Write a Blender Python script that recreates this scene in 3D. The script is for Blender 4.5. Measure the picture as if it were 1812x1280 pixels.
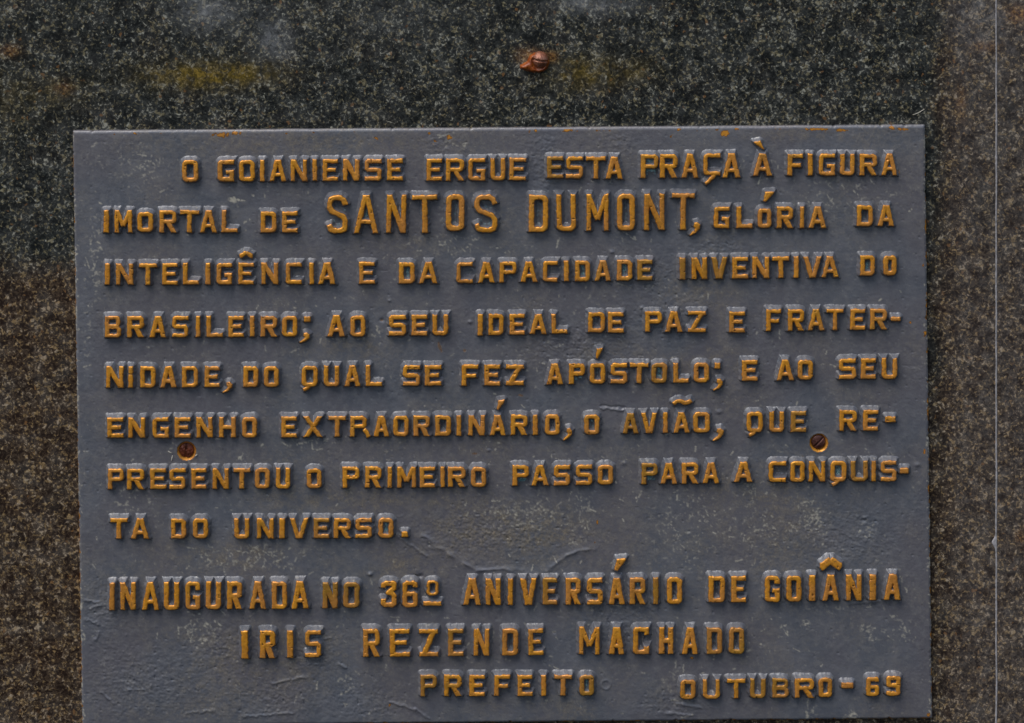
import bpy, math, re
import numpy as np

sc = bpy.context.scene
for o in list(bpy.data.objects):
    bpy.data.objects.remove(o, do_unlink=True)
COL = sc.collection

# ------------------------------------------------------------------ scale and viewpoint
S = 0.0004              # metres per millimetre-like unit of the survey grid (plaque is about 60 cm wide)
CX, FY = 906.0, -760.0  # foot of the camera's perpendicular on the wall, in survey units
D = 4500.0              # distance camera - lettering, in survey units
T_PLATE, H_LET = 10.0, 12.0
HREF = T_PLATE + H_LET
ZC = 2.16               # camera height

cam = bpy.data.cameras.new("camera")
cam.sensor_width = 36.0
cam.lens = 36.0 * D / 1812.0
cam.shift_y = -(640.0 - FY) / 1812.0
cam.clip_start, cam.clip_end = 0.05, 200.0
camo = bpy.data.objects.new("camera", cam)
COL.objects.link(camo)
camo.location = (0, -(D + HREF) * S, ZC)
camo.rotation_euler = (math.radians(90), 0, 0)
sc.camera = camo

# ------------------------------------------------------------------ daylight (bright overcast, light from above and slightly left)
SUN_EL, SUN_AZ = math.radians(63), math.radians(-56)   # azimuth measured from straight in front of the wall, negative = left
w = bpy.data.worlds.new("World")
sc.world = w
w.use_nodes = True
nt = w.node_tree
nt.nodes.clear()
sky = nt.nodes.new("ShaderNodeTexSky")
sky.sky_type = 'NISHITA'
sky.sun_disc = False
sky.sun_elevation = SUN_EL
sky.sun_rotation = math.pi - SUN_AZ
sky.air_density, sky.dust_density, sky.ozone_density = 1.0, 1.6, 1.0
bg = nt.nodes.new("ShaderNodeBackground")
bg.inputs["Strength"].default_value = 0.05
out = nt.nodes.new("ShaderNodeOutputWorld")
nt.links.new(sky.outputs[0], bg.inputs[0])
nt.links.new(bg.outputs[0], out.inputs[0])

sun = bpy.data.lights.new("sun", 'SUN')
sun.energy = 1.5
sun.angle = math.radians(58)
sun.color = (1.0, 0.985, 0.965)
suno = bpy.data.objects.new("sun", sun)
COL.objects.link(suno)
from mathutils import Vector
to_sun = Vector((math.sin(SUN_AZ) * math.cos(SUN_EL), -math.cos(SUN_AZ) * math.cos(SUN_EL), math.sin(SUN_EL)))
suno.rotation_euler = (-to_sun).to_track_quat('-Z', 'Y').to_euler()
suno.location = to_sun * 6

sc.view_settings.view_transform = 'Standard'
sc.view_settings.look = 'None'
sc.view_settings.exposure = 1.25
sc.view_settings.gamma = 1.0
sc.view_settings.use_curve_mapping = False

# ------------------------------------------------------------------ numeric helpers
rng = np.random.default_rng(7)
PERM = rng.permutation(4096)
GRAD = np.stack([np.cos(np.linspace(0, 2 * np.pi, 64, endpoint=False)), np.sin(np.linspace(0, 2 * np.pi, 64, endpoint=False))], 1)


def perlin(x, y, seed=0):
    x = np.asarray(x, float); y = np.asarray(y, float)
    xi = np.floor(x).astype(int); yi = np.floor(y).astype(int)
    fx = x - xi; fy = y - yi
    u = fx * fx * fx * (fx * (fx * 6 - 15) + 10); v = fy * fy * fy * (fy * (fy * 6 - 15) + 10)

    def g(ix, iy, dx, dy):
        h = PERM[(PERM[(ix + seed * 131) & 4095] + iy) & 4095] & 63
        return GRAD[h, 0] * dx + GRAD[h, 1] * dy
    a = g(xi, yi, fx, fy); b = g(xi + 1, yi, fx - 1, fy)
    c = g(xi, yi + 1, fx, fy - 1); d = g(xi + 1, yi + 1, fx - 1, fy - 1)
    return ((a + u * (b - a)) + v * ((c + u * (d - c)) - (a + u * (b - a)))) * 1.5


def fbm(x, y, seed=0, octs=3, gain=0.5):
    r = 0; a = 1.0; f = 1.0; t = 0
    for i in range(octs):
        r = r + a * perlin(x * f, y * f, seed + i * 3); t += a
        a *= gain; f *= 2.03
    return r / t


def sst(a, b, x):
    t = np.clip((x - a) / (b - a), 0, 1)
    return t * t * (3 - 2 * t)


def at(px, py, h):
    """survey position as seen from the front -> position on the level h above the wall"""
    k = (D + HREF - h) / D
    return CX + (px - CX) * k, FY + (py - FY) * k


def world(x, y, h):
    return np.stack([(x - CX) * S, -h * S, ZC - (y - FY) * S], -1)


def seg_d(x, y, x0, y0, x1, y1):
    dx, dy = x1 - x0, y1 - y0
    L2 = dx * dx + dy * dy + 1e-9
    t = np.clip(((x - x0) * dx + (y - y0) * dy) / L2, 0, 1)
    return np.hypot(x - x0 - t * dx, y - y0 - t * dy), t


# ------------------------------------------------------------------ mesh helpers
def link(o, parent=None):
    COL.objects.link(o)
    if parent is not None:
        o.parent = parent
        o.matrix_parent_inverse.identity()
        o.location = o.location - parent_world(parent)
    return o


def parent_world(p):
    v = Vector((0, 0, 0))
    while p is not None:
        v = v + p.location
        p = p.parent
    return v


def mesh_obj(name, verts, quads, mat, parent=None, attr=None, origin=None, tris=None, smooth=True):
    """verts are world coordinates; the object's origin is put at `origin` (default: their centre)"""
    verts = np.asarray(verts, np.float64)
    if origin is None:
        origin = (verts.min(0) + verts.max(0)) / 2
    origin = np.asarray(origin, float)
    vl = (verts - origin).astype(np.float32)
    me = bpy.data.meshes.new(name)
    quads = np.asarray(quads, np.int32).reshape(-1, 4)
    nq = len(quads)
    nt_ = 0 if tris is None else len(tris)
    me.vertices.add(len(vl))
    me.vertices.foreach_set("co", vl.ravel())
    idx = quads.ravel()
    starts = np.arange(nq, dtype=np.int32) * 4
    if nt_:
        tr = np.asarray(tris, np.int32)
        starts = np.concatenate([starts, nq * 4 + np.arange(nt_, dtype=np.int32) * 3])
        idx = np.concatenate([idx, tr.ravel()])
    me.loops.add(len(idx))
    me.loops.foreach_set("vertex_index", idx.astype(np.int32))
    me.polygons.add(nq + nt_)
    me.polygons.foreach_set("loop_start", starts.astype(np.int32))
    me.update(calc_edges=True)
    me.validate()
    if smooth:
        me.polygons.foreach_set("use_smooth", np.ones(len(me.polygons), bool))
    if attr is not None:
        ca = me.attributes.new("wear", 'FLOAT_COLOR', 'POINT')
        ca.data.foreach_set("color", np.asarray(attr, np.float32).ravel())
    me.materials.append(mat)
    o = bpy.data.objects.new(name, me)
    o.location = Vector([float(q) for q in origin])
    return link(o, parent)


def grid_field(X, Y, H, mask=None):
    """height field -> (verts, quads, index of kept verts); faces look towards the viewer (-Y)"""
    ny, nx = X.shape
    V = world(X, Y, H).reshape(-1, 3)
    I = np.arange(ny * nx).reshape(ny, nx)
    q = np.stack([I[:-1, :-1], I[1:, :-1], I[1:, 1:], I[:-1, 1:]], -1).reshape(-1, 4)
    if mask is None:
        return V, q, np.arange(len(V))
    m = mask.reshape(-1)
    q = q[m[q].all(1)]
    used = np.unique(q)
    re_ = -np.ones(len(V), int)
    re_[used] = np.arange(len(used))
    return V[used], re_[q], used


def empty(name, loc, parent=None):
    o = bpy.data.objects.new(name, None)
    o.empty_display_size = 0.02
    o.location = Vector([float(q) for q in loc])
    return link(o, parent)


def tag(o, label, cat, group=None):
    o["label"] = label
    o["category"] = cat
    if group:
        o["group"] = group
    return o


# ------------------------------------------------------------------ material helpers
class NB:
    def __init__(self, name):
        self.m = bpy.data.materials.new(name)
        self.m.use_nodes = True
        self.t = self.m.node_tree
        self.t.nodes.clear()
        self.out = self.n("ShaderNodeOutputMaterial")
        self.b = self.n("ShaderNodeBsdfPrincipled")
        self.l(self.b.outputs[0], self.out.inputs[0])
        self.co = self.n("ShaderNodeTexCoord").outputs["Object"]

    def n(self, t, **kw):
        x = self.t.nodes.new(t)
        for k, v in kw.items():
            setattr(x, k, v)
        return x

    def l(self, a, b):
        self.t.links.new(a, b)

    def val(self, sock, v):
        if hasattr(v, "is_output"):
            self.l(v, sock)
        else:
            sock.default_value = v

    def noise(self, scale, detail=3, rough=0.55, dist=0.0, vec=None):
        x = self.n("ShaderNodeTexNoise")
        x.inputs["Scale"].default_value = scale
        x.inputs["Detail"].default_value = detail
        x.inputs["Roughness"].default_value = rough
        x.inputs["Distortion"].default_value = dist
        self.l(vec or self.co, x.inputs["Vector"])
        return x.outputs["Fac"]

    def voro(self, scale, out="Distance", feature='F1', vec=None):
        x = self.n("ShaderNodeTexVoronoi", feature=feature)
        x.inputs["Scale"].default_value = scale
        self.l(vec or self.co, x.inputs["Vector"])
        return x.outputs[out]

    def ramp(self, f, a, b, c0=0.0, c1=1.0):
        x = self.n("ShaderNodeMapRange")
        x.interpolation_type = 'SMOOTHSTEP'
        self.val(x.inputs["Value"], f)
        x.inputs["From Min"].default_value = a
        x.inputs["From Max"].default_value = b
        x.inputs["To Min"].default_value = c0
        x.inputs["To Max"].default_value = c1
        return x.outputs["Result"]

    def math(self, op, a, b=0.0, clamp=False):
        x = self.n("ShaderNodeMath", operation=op)
        x.use_clamp = clamp
        self.val(x.inputs[0], a)
        self.val(x.inputs[1], b)
        return x.outputs[0]

    def mix(self, f, a, b, mode='MIX'):
        x = self.n("ShaderNodeMix", data_type='RGBA', blend_type=mode)
        self.val(x.inputs["Factor"], f)
        for s, v in (("A", a), ("B", b)):
            sk = [i for i in x.inputs if i.name == s and i.type == 'RGBA'][0]
            self.val(sk, v if hasattr(v, "is_output") else (*v, 1.0))
        return [o for o in x.outputs if o.type == 'RGBA'][0]

    def bump(self, h, dist, strength=1.0, normal=None):
        x = self.n("ShaderNodeBump")
        x.inputs["Strength"].default_value = strength
        x.inputs["Distance"].default_value = dist
        self.l(h, x.inputs["Height"])
        if normal is not None:
            self.l(normal, x.inputs["Normal"])
        return x.outputs[0]

    def attr(self, name="wear"):
        x = self.n("ShaderNodeAttribute", attribute_name=name)
        s = self.n("ShaderNodeSeparateColor")
        self.l(x.outputs["Color"], s.inputs[0])
        return s.outputs[0], s.outputs[1], s.outputs[2], x.outputs["Alpha"]


U = 1.0 / S   # noise scale whose features are one survey unit wide; divide by the wanted size

# ---- grey paint over bronze (plate and lettering). wear: R bronze laid bare, G pale dust and scratches, B brown thinning / olive tarnish, A verdigris
b = NB("painted_bronze")
r_, g_, b_, a_ = b.attr()
n1 = b.noise(U / 60, 4, 0.6)
n2 = b.noise(U / 9, 4, 0.65)
n3 = b.noise(U / 3.0, 3, 0.6)
paint = b.mix(b.ramp(n1, 0.35, 0.68), (0.110, 0.116, 0.134), (0.142, 0.143, 0.158))
n6 = b.noise(U / 230, 3, 0.5)
paint = b.mix(b.ramp(n6, 0.40, 0.58, 0, 0.8), paint, (0.131, 0.121, 0.132))
paint = b.mix(b.ramp(n2, 0.45, 0.75, 0, 0.45), paint, (0.185, 0.178, 0.175))
paint = b.mix(b.ramp(n3, 0.2, 0.42, 0.4, 0), paint, (0.062, 0.066, 0.078))
brown = b.mix(b.ramp(n3, 0.40, 0.66), (0.155, 0.130, 0.105), (0.25, 0.20, 0.135))
paint = b.mix(b.math('MULTIPLY', b_, b.ramp(n2, 0.30, 0.62), True), paint, brown)
dust = b.mix(n3, (0.36, 0.32, 0.24), (0.58, 0.53, 0.43))
paint = b.mix(b.math('MULTIPLY', g_, b.ramp(n3, 0.28, 0.55, 0.25, 1.0), True), paint, dust)
verd = b.mix(b.ramp(n3, 0.35, 0.65), (0.08, 0.24, 0.24), (0.46, 0.60, 0.58))
paint = b.mix(a_, paint, verd)
n4 = b.noise(U / 14, 3, 0.6)
brz = b.mix(b.ramp(n4, 0.3, 0.7), (0.78, 0.305, 0.026), (0.90, 0.39, 0.034))
brz = b.mix(b.ramp(n1, 0.45, 0.7, 0, 0.5), brz, (0.73, 0.30, 0.066))
brz = b.mix(b.ramp(b_, 0, 1, 0, 0.8), brz, (0.33, 0.185, 0.035))
brz = b.mix(b.ramp(n3, 0.22, 0.36, 0.55, 0), brz, (0.20, 0.085, 0.02))
n7 = b.noise(U / 70, 2, 0.5)
brz = b.mix(b.ramp(n7, 0.42, 0.66, 0, 0.6), brz, (0.66, 0.265, 0.065))
brz = b.mix(b.ramp(r_, 0.45, 1.0), (0.14, 0.055, 0.014), brz)
n5 = b.noise(U / 5.5, 3, 0.6)
brz = b.mix(b.ramp(n5, 0.50, 0.70, 0, 0.65), brz, (0.36, 0.145, 0.036))
colr = b.mix(b.ramp(r_, 0.12, 0.5), paint, brz)
b.l(colr, b.b.inputs["Base Color"])
b.l(b.ramp(r_, 0.2, 0.8, 0, 0.35), b.b.inputs["Metallic"])
rp = b.ramp(n2, 0.3, 0.7, 0.28, 0.50)
rm = b.n("ShaderNodeMix", data_type='FLOAT')
b.l(r_, rm.inputs[0]); b.l(rp, rm.inputs[2]); b.l(b.ramp(n5, 0.3, 0.7, 0.30, 0.46), rm.inputs[3])
b.l(rm.outputs[0], b.b.inputs["Roughness"])
bm = b.bump(n3, 0.7 * S, 0.2, b.bump(n2, 1.6 * S, 0.24))
b.l(bm, b.b.inputs["Normal"])
b.l(b.ramp(r_, 0.1, 0.6, 0.8, 0.5), b.b.inputs["Specular IOR Level"])
M_BRONZE = b.m

# ---- granite. wear: R brown tint, G pale haze, B yellow lichen stain, A rust stain
b = NB("dark_granite")
r_, g_, b_, a_ = b.attr()
warp = b.n("ShaderNodeTexNoise"); warp.inputs["Scale"].default_value = U / 9; warp.inputs["Detail"].default_value = 2
b.l(b.co, warp.inputs["Vector"])
mx = b.n("ShaderNodeVectorMath", operation='MULTIPLY_ADD')
b.l(warp.outputs["Color"], mx.inputs[0]); mx.inputs[1].default_value = (6 * S,) * 3; b.l(b.co, mx.inputs[2])
vec = mx.outputs[0]
g1 = b.noise(U / 8.0, 3, 0.6, 0.9, vec)
g2 = b.noise(U / 4.4, 2, 0.5, 0.8, vec)
g3 = b.noise(U / 34, 3, 0.55)
g4 = b.noise(U / 12, 2, 0.5, 0.5, vec)
cell = b.voro(U / 4.8, "Color", 'F1', vec)
cs = b.n("ShaderNodeSeparateColor"); b.l(cell, cs.inputs[0])
sp = b.math('ADD', b.math('MULTIPLY', g1, 0.62), b.math('MULTIPLY', g2, 0.38))
sp = b.math('ADD', sp, b.math('MULTIPLY', b.math('SUBTRACT', cs.outputs[0], 0.5), 0.10))
sp = b.math('ADD', sp, b.math('MULTIPLY', b.math('SUBTRACT', g3, 0.5), 0.22))
dark = b.mix(r_, (0.0050, 0.0060, 0.0056), (0.0185, 0.0085, 0.0045))
mid = b.mix(r_, (0.026, 0.028, 0.024), (0.066, 0.040, 0.022))
lite = b.mix(r_, (0.38, 0.36, 0.28), (0.47, 0.345, 0.22))
c = b.mix(b.ramp(sp, 0.40, 0.52), dark, mid)
c = b.mix(b.ramp(sp, 0.535, 0.70), c, lite)
tan = b.math('MULTIPLY', b.ramp(cs.outputs[1], 0.62, 0.8), b.ramp(sp, 0.46, 0.58), True)
c = b.mix(b.math('MULTIPLY', tan, 0.55), c, b.mix(r_, (0.24, 0.19, 0.085), (0.40, 0.25, 0.095)))
orr = b.math('MULTIPLY', b.ramp(cs.outputs[2], 0.975, 0.99), b.ramp(g4, 0.45, 0.6), True)
c = b.mix(b.math('MULTIPLY', orr, 0.45), c, (0.34, 0.16, 0.05))
c = b.mix(b.ramp(g3, 0.4, 0.75, 0, 0.25), c, (0.10, 0.10, 0.095))
c = b.mix(b.math('MULTIPLY', g_, b.ramp(g1, 0.28, 0.6, 0.35, 1.0), True), c, (0.30, 0.30, 0.30))
c = b.mix(b.math('MULTIPLY', b_, b.ramp(g4, 0.32, 0.6, 0.25, 1.0), True), c, b.mix(b.ramp(sp, 0.42, 0.62), (0.085, 0.058, 0.006), (0.24, 0.155, 0.022)))
c = b.mix(b.math('MULTIPLY', a_, b.ramp(sp, 0.36, 0.52, 0.3, 1.0), True), c, b.mix(b.ramp(g2, 0.4, 0.62), (0.20, 0.065, 0.012), (0.45, 0.22, 0.05)))
b.l(c, b.b.inputs["Base Color"])
b.l(b.ramp(sp, 0.4, 0.62, 0.55, 0.7), b.b.inputs["Roughness"])
b.l(b.bump(sp, 2.0 * S, 0.45), b.b.inputs["Normal"])
b.b.inputs["Specular IOR Level"].default_value = 0.25
M_GRAN = b.m

# ---- joint filler
b = NB("joint_filler")
n = b.noise(U / 7, 4, 0.65)
b.l(b.mix(b.ramp(n, 0.3, 0.7), (0.24, 0.225, 0.22), (0.42, 0.39, 0.385)), b.b.inputs["Base Color"])
b.b.inputs["Roughness"].default_value = 0.85
b.l(b.bump(n, 1.5 * S, 0.6), b.b.inputs["Normal"])
M_JOINT = b.m

# ---- rust: two finishes
def rust(name, lo, hi, spec, metal):
    b = NB(name)
    n = b.noise(U / 8, 4, 0.65)
    m = b.noise(U / 2.6, 3, 0.6)
    c = b.mix(b.ramp(n, 0.32, 0.66), lo, hi)
    c = b.mix(b.ramp(m, 0.25, 0.42, 0.6, 0), c, tuple(0.35 * q for q in lo))
    b.l(c, b.b.inputs["Base Color"])
    b.b.inputs["Metallic"].default_value = metal
    b.l(b.ramp(m, 0.3, 0.7, spec, spec + 0.2), b.b.inputs["Roughness"])
    b.l(b.bump(m, 1.0 * S, 0.5, b.bump(n, 2.0 * S, 0.4)), b.b.inputs["Normal"])
    return b.m

M_RUST_O = rust("orange_rust", (0.20, 0.062, 0.028), (0.38, 0.17, 0.105), 0.20, 0.35)
M_RUST_P = rust("rust_cup", (0.17, 0.030, 0.005), (0.34, 0.085, 0.010), 0.26, 0.0)
M_RUST_D = rust("dark_rust", (0.060, 0.016, 0.010), (0.13, 0.048, 0.034), 0.34, 0.3)
M_RUST_R = rust("red_rust", (0.075, 0.012, 0.004), (0.20, 0.045, 0.015), 0.42, 0.2)
b = NB("straw")
b.b.inputs["Base Color"].default_value = (0.62, 0.56, 0.45, 1)
b.b.inputs["Roughness"].default_value = 0.6
M_STRAW = b.m

# ------------------------------------------------------------------ the granite wall
def gauss(X, Y, cx, cy, rx, ry, h=0.0, rot=0.0):
    cx, cy = at(cx, cy, h)
    dx, dy = X - cx, Y - cy
    if rot:
        c_, s_ = math.cos(rot), math.sin(rot)
        dx, dy = dx * c_ + dy * s_, -dx * s_ + dy * c_
    return np.exp(-(dx / rx) ** 2 - (dy / ry) ** 2)


def slab(name, xs, ys, parent):
    X, Y = np.meshgrid(xs, ys)
    H = 0.35 * fbm(X / 45, Y / 45, 5, 3) - 0.2
    wob = 45 * fbm(X / 120, Y / 120, 11, 3)
    left = sst(440, 520, Y + wob * 1.0) * sst(400, 100, X)
    leftall = 0.92 * sst(428, 530, Y + wob * 0.9) * sst(1000, 400, X)
    right = sst(1630, 1690, X + wob * 0.6) * (0.75 + 0.25 * sst(200, 700, Y))
    belowr = sst(450, 900, Y + wob) * sst(700, 1100, X) * 0.8
    R = np.clip(np.maximum.reduce([leftall, right, belowr]) + 0.25 * fbm(X / 60, Y / 60, 21, 3), 0, 1)
    G = 0.55 * gauss(X, Y, 370, 15, 55, 38) + 0.5 * gauss(X, Y, 485, 70, 32, 42) + 0.5 * gauss(X, Y, 1050, 5, 75, 22) + 0.4 * gauss(X, Y, 935, 190, 0.1, 0.1)
    G += 0.22 * gauss(X, Y, 1740, 30, 60, 60) + 0.16 * sst(1650, 1720, X) + 0.12 * gauss(X, Y, 690, 20, 120, 60)
    G = np.clip(G * (0.75 + 0.8 * fbm(X / 22, Y / 22, 31, 3)), 0, 0.9)
    B = 1.05 * gauss(X, Y, 355, 134, 95, 22) + 0.55 * gauss(X, Y, 440, 128, 60, 16) + 0.75 * gauss(X, Y, 1035, 130, 62, 26) + 0.3 * gauss(X, Y, 1130, 125, 40, 20)
    B += 0.25 * gauss(X, Y, 100, 160, 60, 26) + 0.2 * gauss(X, Y, 10, 180, 60, 60)
    B = np.clip(B * (0.9 + 0.9 * fbm(X / 26, Y / 18, 41, 3)), 0, 1)
    A = 0.9 * gauss(X, Y, 935, 98, 20, 12) + 0.8 * gauss(X, Y, 974, 100, 12, 9) + 0.7 * gauss(X, Y, 18, 90, 16, 10) + 0.8 * gauss(X, Y, 1802, 24, 20, 14) + 0.5 * gauss(X, Y, 1745, 82, 24, 10)
    A += 0.5 * gauss(X, Y, 112, 155, 16, 12) + 0.4 * gauss(X, Y, 1700, 180, 10, 30) + 0.6 * gauss(X, Y, 1805, 950, 8, 12)
    A = np.clip(0.75 * A * (0.85 + 0.9 * fbm(X / 12, Y / 12, 51, 2)), 0, 1)
    ny, nx = X.shape
    V, q, _ = grid_field(X, Y, H)
    W = np.stack([R, G, B, A], -1).reshape(-1, 4)
    # sides and back of the slab
    I = np.arange(ny * nx).reshape(ny, nx)
    ring = np.concatenate([I[0, :-1], I[:-1, -1], I[-1, :0:-1], I[:0:-1, 0]])
    n0 = len(V)
    back = V[ring].copy(); back[:, 1] = 60 * S
    V = np.concatenate([V, back]); W = np.concatenate([W, W[ring]])
    k = len(ring); j = np.arange(k); j2 = (j + 1) % k
    q = np.concatenate([q, np.stack([ring[j], ring[j2], n0 + j2, n0 + j], -1)])
    return mesh_obj(name, V, q, M_GRAN, parent, W)


def axis(lo, hi, flo, fhi, fine, coarse):
    a = []
    if lo < flo: a.append(np.linspace(lo, flo, max(2, int((flo - lo) / coarse)))[:-1])
    a.append(np.arange(flo, fhi, fine))
    a.append(np.linspace(fhi, hi, max(2, int((hi - fhi) / coarse))) if hi > fhi else np.array([hi]))
    return np.unique(np.concatenate(a))

JX = at(1763, 640, 0)[0]
wall = empty("granite_wall", world(np.array(900.), np.array(2600.), np.array(0.)))
tag(wall, "dark speckled granite wall of two slabs behind the grey plaque", "wall")
wall["kind"] = "thing"
ys_ = axis(-1500, 2900, -30, 1330, 5, 25)
slab("granite_slab", axis(-2200, JX - 0.8, -30, JX - 0.8, 5, 25), ys_, wall)
slab("granite_slab", axis(JX + 0.8, 3900, JX + 0.8, 1840, 5, 25), ys_, wall)
# joint filler: a thin rough bead between the slabs
yy = np.arange(-1500, 2900, 3.0)
prof = np.array([-1.0, -0.8, -0.4, 0.0, 0.4, 0.8, 1.0])
hw = 1.75 + 0.9 * fbm(yy / 9, yy * 0, 61, 3) + 0.7 * fbm(yy / 4, yy * 0, 62, 2) + 0.5 * perlin(yy / 160, yy * 0, 63)
hwl = hw + 7.5 * np.exp(-((yy - at(0, 960, 0)[1]) / 8.0) ** 2)
off = 0.8 * perlin(yy / 90, yy * 0, 64)
Xj = JX + off[:, None] + np.where(prof[None] < 0, prof[None] * hwl[:, None], prof[None] * hw[:, None])
Yj = np.repeat(yy[:, None], len(prof), 1)
Hj = np.array([-1.5, 0.35, 0.6, 0.65, 0.6, 0.35, -1.5])[None] + 0.35 * fbm(Xj / 5, Yj / 5, 65, 2)
V, q, _ = grid_field(Xj, Yj, Hj)
mesh_obj("mortar_joint", V, q, M_JOINT, wall)

# ------------------------------------------------------------------ the plaque
TL, TR, BR, BL = [np.array(at(*p, T_PLATE)) for p in ((129, 233), (1636.5, 222.5), (1649.5, 1272), (145.5, 1286))]
plaque = empty("memorial_plaque", world(np.array(890.), np.array(1286.), np.array(0.)))
tag(plaque, "grey painted bronze memorial plaque with raised orange lettering screwed to granite", "plaque")

SCREWS = [(330.3, 798.5, 16.0), (1449.0, 784.0, 15.5)]

# wide casting relief, shared by the plate and by the feet of the letters
RIDGE = [(748, 948), (800, 985), (842, 1009), (880, 1006), (915, 1009), (948, 1017), (975, 1006), (1003, 982), (1022, 975), (1052, 971)]
RIDGE = [at(*p, T_PLATE) for p in RIDGE]
ROUGH = [(962, 290, 26, 60), (1095, 250, 30, 18), (1180, 560, 60, 40), (1130, 480, 60, 30), (180, 1080, 40, 50), (260, 1210, 90, 60), (640, 1245, 60, 34), (1180, 1245, 60, 26),
         (560, 1150, 40, 40), (880, 945, 130, 40), (480, 1240, 90, 40), (1090, 1110, 60, 40), (400, 1150, 70, 40), (780, 250, 30, 24), (1270, 440, 50, 20), (1500, 950, 80, 50), (1020, 620, 80, 40)]


def wide_relief(x, y):
    h = 0.9 * fbm(x / 160, y / 160, 71, 3) + 0.35 * fbm(x / 34, y / 34, 75, 3)
    return h


def plate_relief(x, y):
    h = wide_relief(x, y)
    rough = np.zeros_like(x)
    for cx, cy, rx, ry in ROUGH:
        rough += gauss(x, y, cx, cy, rx, ry, T_PLATE)
    rough = np.clip(rough, 0, 1.2)
    f = fbm(x / 11, y / 8, 81, 3)
    h += (0.10 + 0.10 * sst(-0.2, 0.4, perlin(x / 170, y / 170, 87)) + 0.75 * rough) * f
    h += (0.05 + 0.10 * sst(-0.1, 0.5, perlin(x / 130, y / 130, 86)) + 0.40 * rough) * perlin(x / 4.4, y / 4.4, 85)
    # pits
    p = perlin(x / 6.0, y / 6.0, 88)
    h -= (0.8 + 1.5 * rough) * sst(0.60, 0.85, p)
    h += (0.25 + 0.8 * rough) * sst(0.55, 0.8, perlin(x / 7.5, y / 7.5, 91))
    # the frozen flow ridge
    d = np.full_like(x, 1e9)
    for (x0, y0), (x1, y1) in zip(RIDGE[:-1], RIDGE[1:]):
        d = np.minimum(d, seg_d(x + 2 * perlin(x / 15, y / 15, 93), y + 2.5 * perlin(x / 13, y / 13, 94), x0, y0, x1, y1)[0])
    h += 1.3 * np.exp(-(d / 3.0) ** 2) * np.clip(0.75 + 1.1 * perlin(x / 16, y / 16, 95), 0, 1.6) + 0.7 * np.exp(-(d / 9) ** 2)
    # pimples, dents and the blow-hole
    for px, py, r, a in ((655, 1016, 4, 3.0), (676, 567, 4, -2.2), (209, 462, 3.5, 1.8), (689, 532, 3, 1.6), (1083, 446, 4, 2.2), (1272, 729, 5, 1.8), (1623, 823, 5, 1.6), (735, 1022, 5, -5),
                         (744, 1020, 4, -4), (832, 570, 3.5, 1.8), (1136, 545, 4, 2.0), (1137, 562, 4, -2), (1529, 921, 5, -1.8), (1530, 917, 4, 1.5), (1390, 672, 6, -0.8), (230, 1203, 8, -1.5), (238, 1199, 7, 1.2),
                         (1206, 730, 4, 2), (865, 797, 3, 1.5), (1024, 600, 3, 1.5), (1105, 820, 5, 1.2), (1203, 462, 4, 1.7), (1202, 487, 3, 1.3)):
        h += a * gauss(x, y, px, py, r, r * 0.75, T_PLATE)
    # dragged lips in the paint and casting
    for x0, y0, x1, y1, a in ((1063, 722, 1105, 726, 1.6), (1063, 719, 1105, 722, -1.5), (150, 1062, 175, 1066, 1.5), (160, 1078, 178, 1070, 1.4), (150, 1096, 175, 1104, 1.3), (176, 1120, 168, 1134, 1.3),
                              (180, 1225, 200, 1245, 1.2), (700, 945, 755, 985, 1.0), (1195, 1245, 1240, 1252, 1.4), (1180, 1262, 1225, 1266, 1.3), (690, 1242, 735, 1256, 1.3), (735, 1256, 760, 1272, 1.2),
                              (540, 1140, 585, 1128, 1.0), (480, 1210, 540, 1198, 1.2), (430, 1268, 520, 1262, 1.0), (1500, 1070, 1560, 1064, .7), (330, 1262, 380, 1258, 1.0), (600, 1175, 612, 1182, 1.4)):
        (x0, y0), (x1, y1) = at(x0, y0, T_PLATE), at(x1, y1, T_PLATE)
        d, t = seg_d(x + 2 * perlin(x / 9, y / 9, 96), y + 2.4 * perlin(x / 8, y / 8, 97), x0, y0, x1, y1)
        h += a * np.exp(-(d / 2.3) ** 2)
    # small round stamp beside the word on the last line
    sx, sy = at(1072, 1212, T_PLATE)
    rr = np.hypot(x - sx, y - sy)
    h += 0.9 * np.exp(-((rr - 8) / 1.8) ** 2) - 0.5 * np.exp(-(rr / 5) ** 2)
    # countersunk holes
    for px, py, r in SCREWS:
        cx, cy = at(px, py, T_PLATE)
        rr = np.hypot(x - cx, y - cy) + 0.4 * perlin(x / 8, y / 8, 99)
        h += 0.7 * np.exp(-((rr - r - 1.8) / 1.8) ** 2) - 6.5 * sst(r + 1.4, r - 5.5, rr)
    return h


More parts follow.
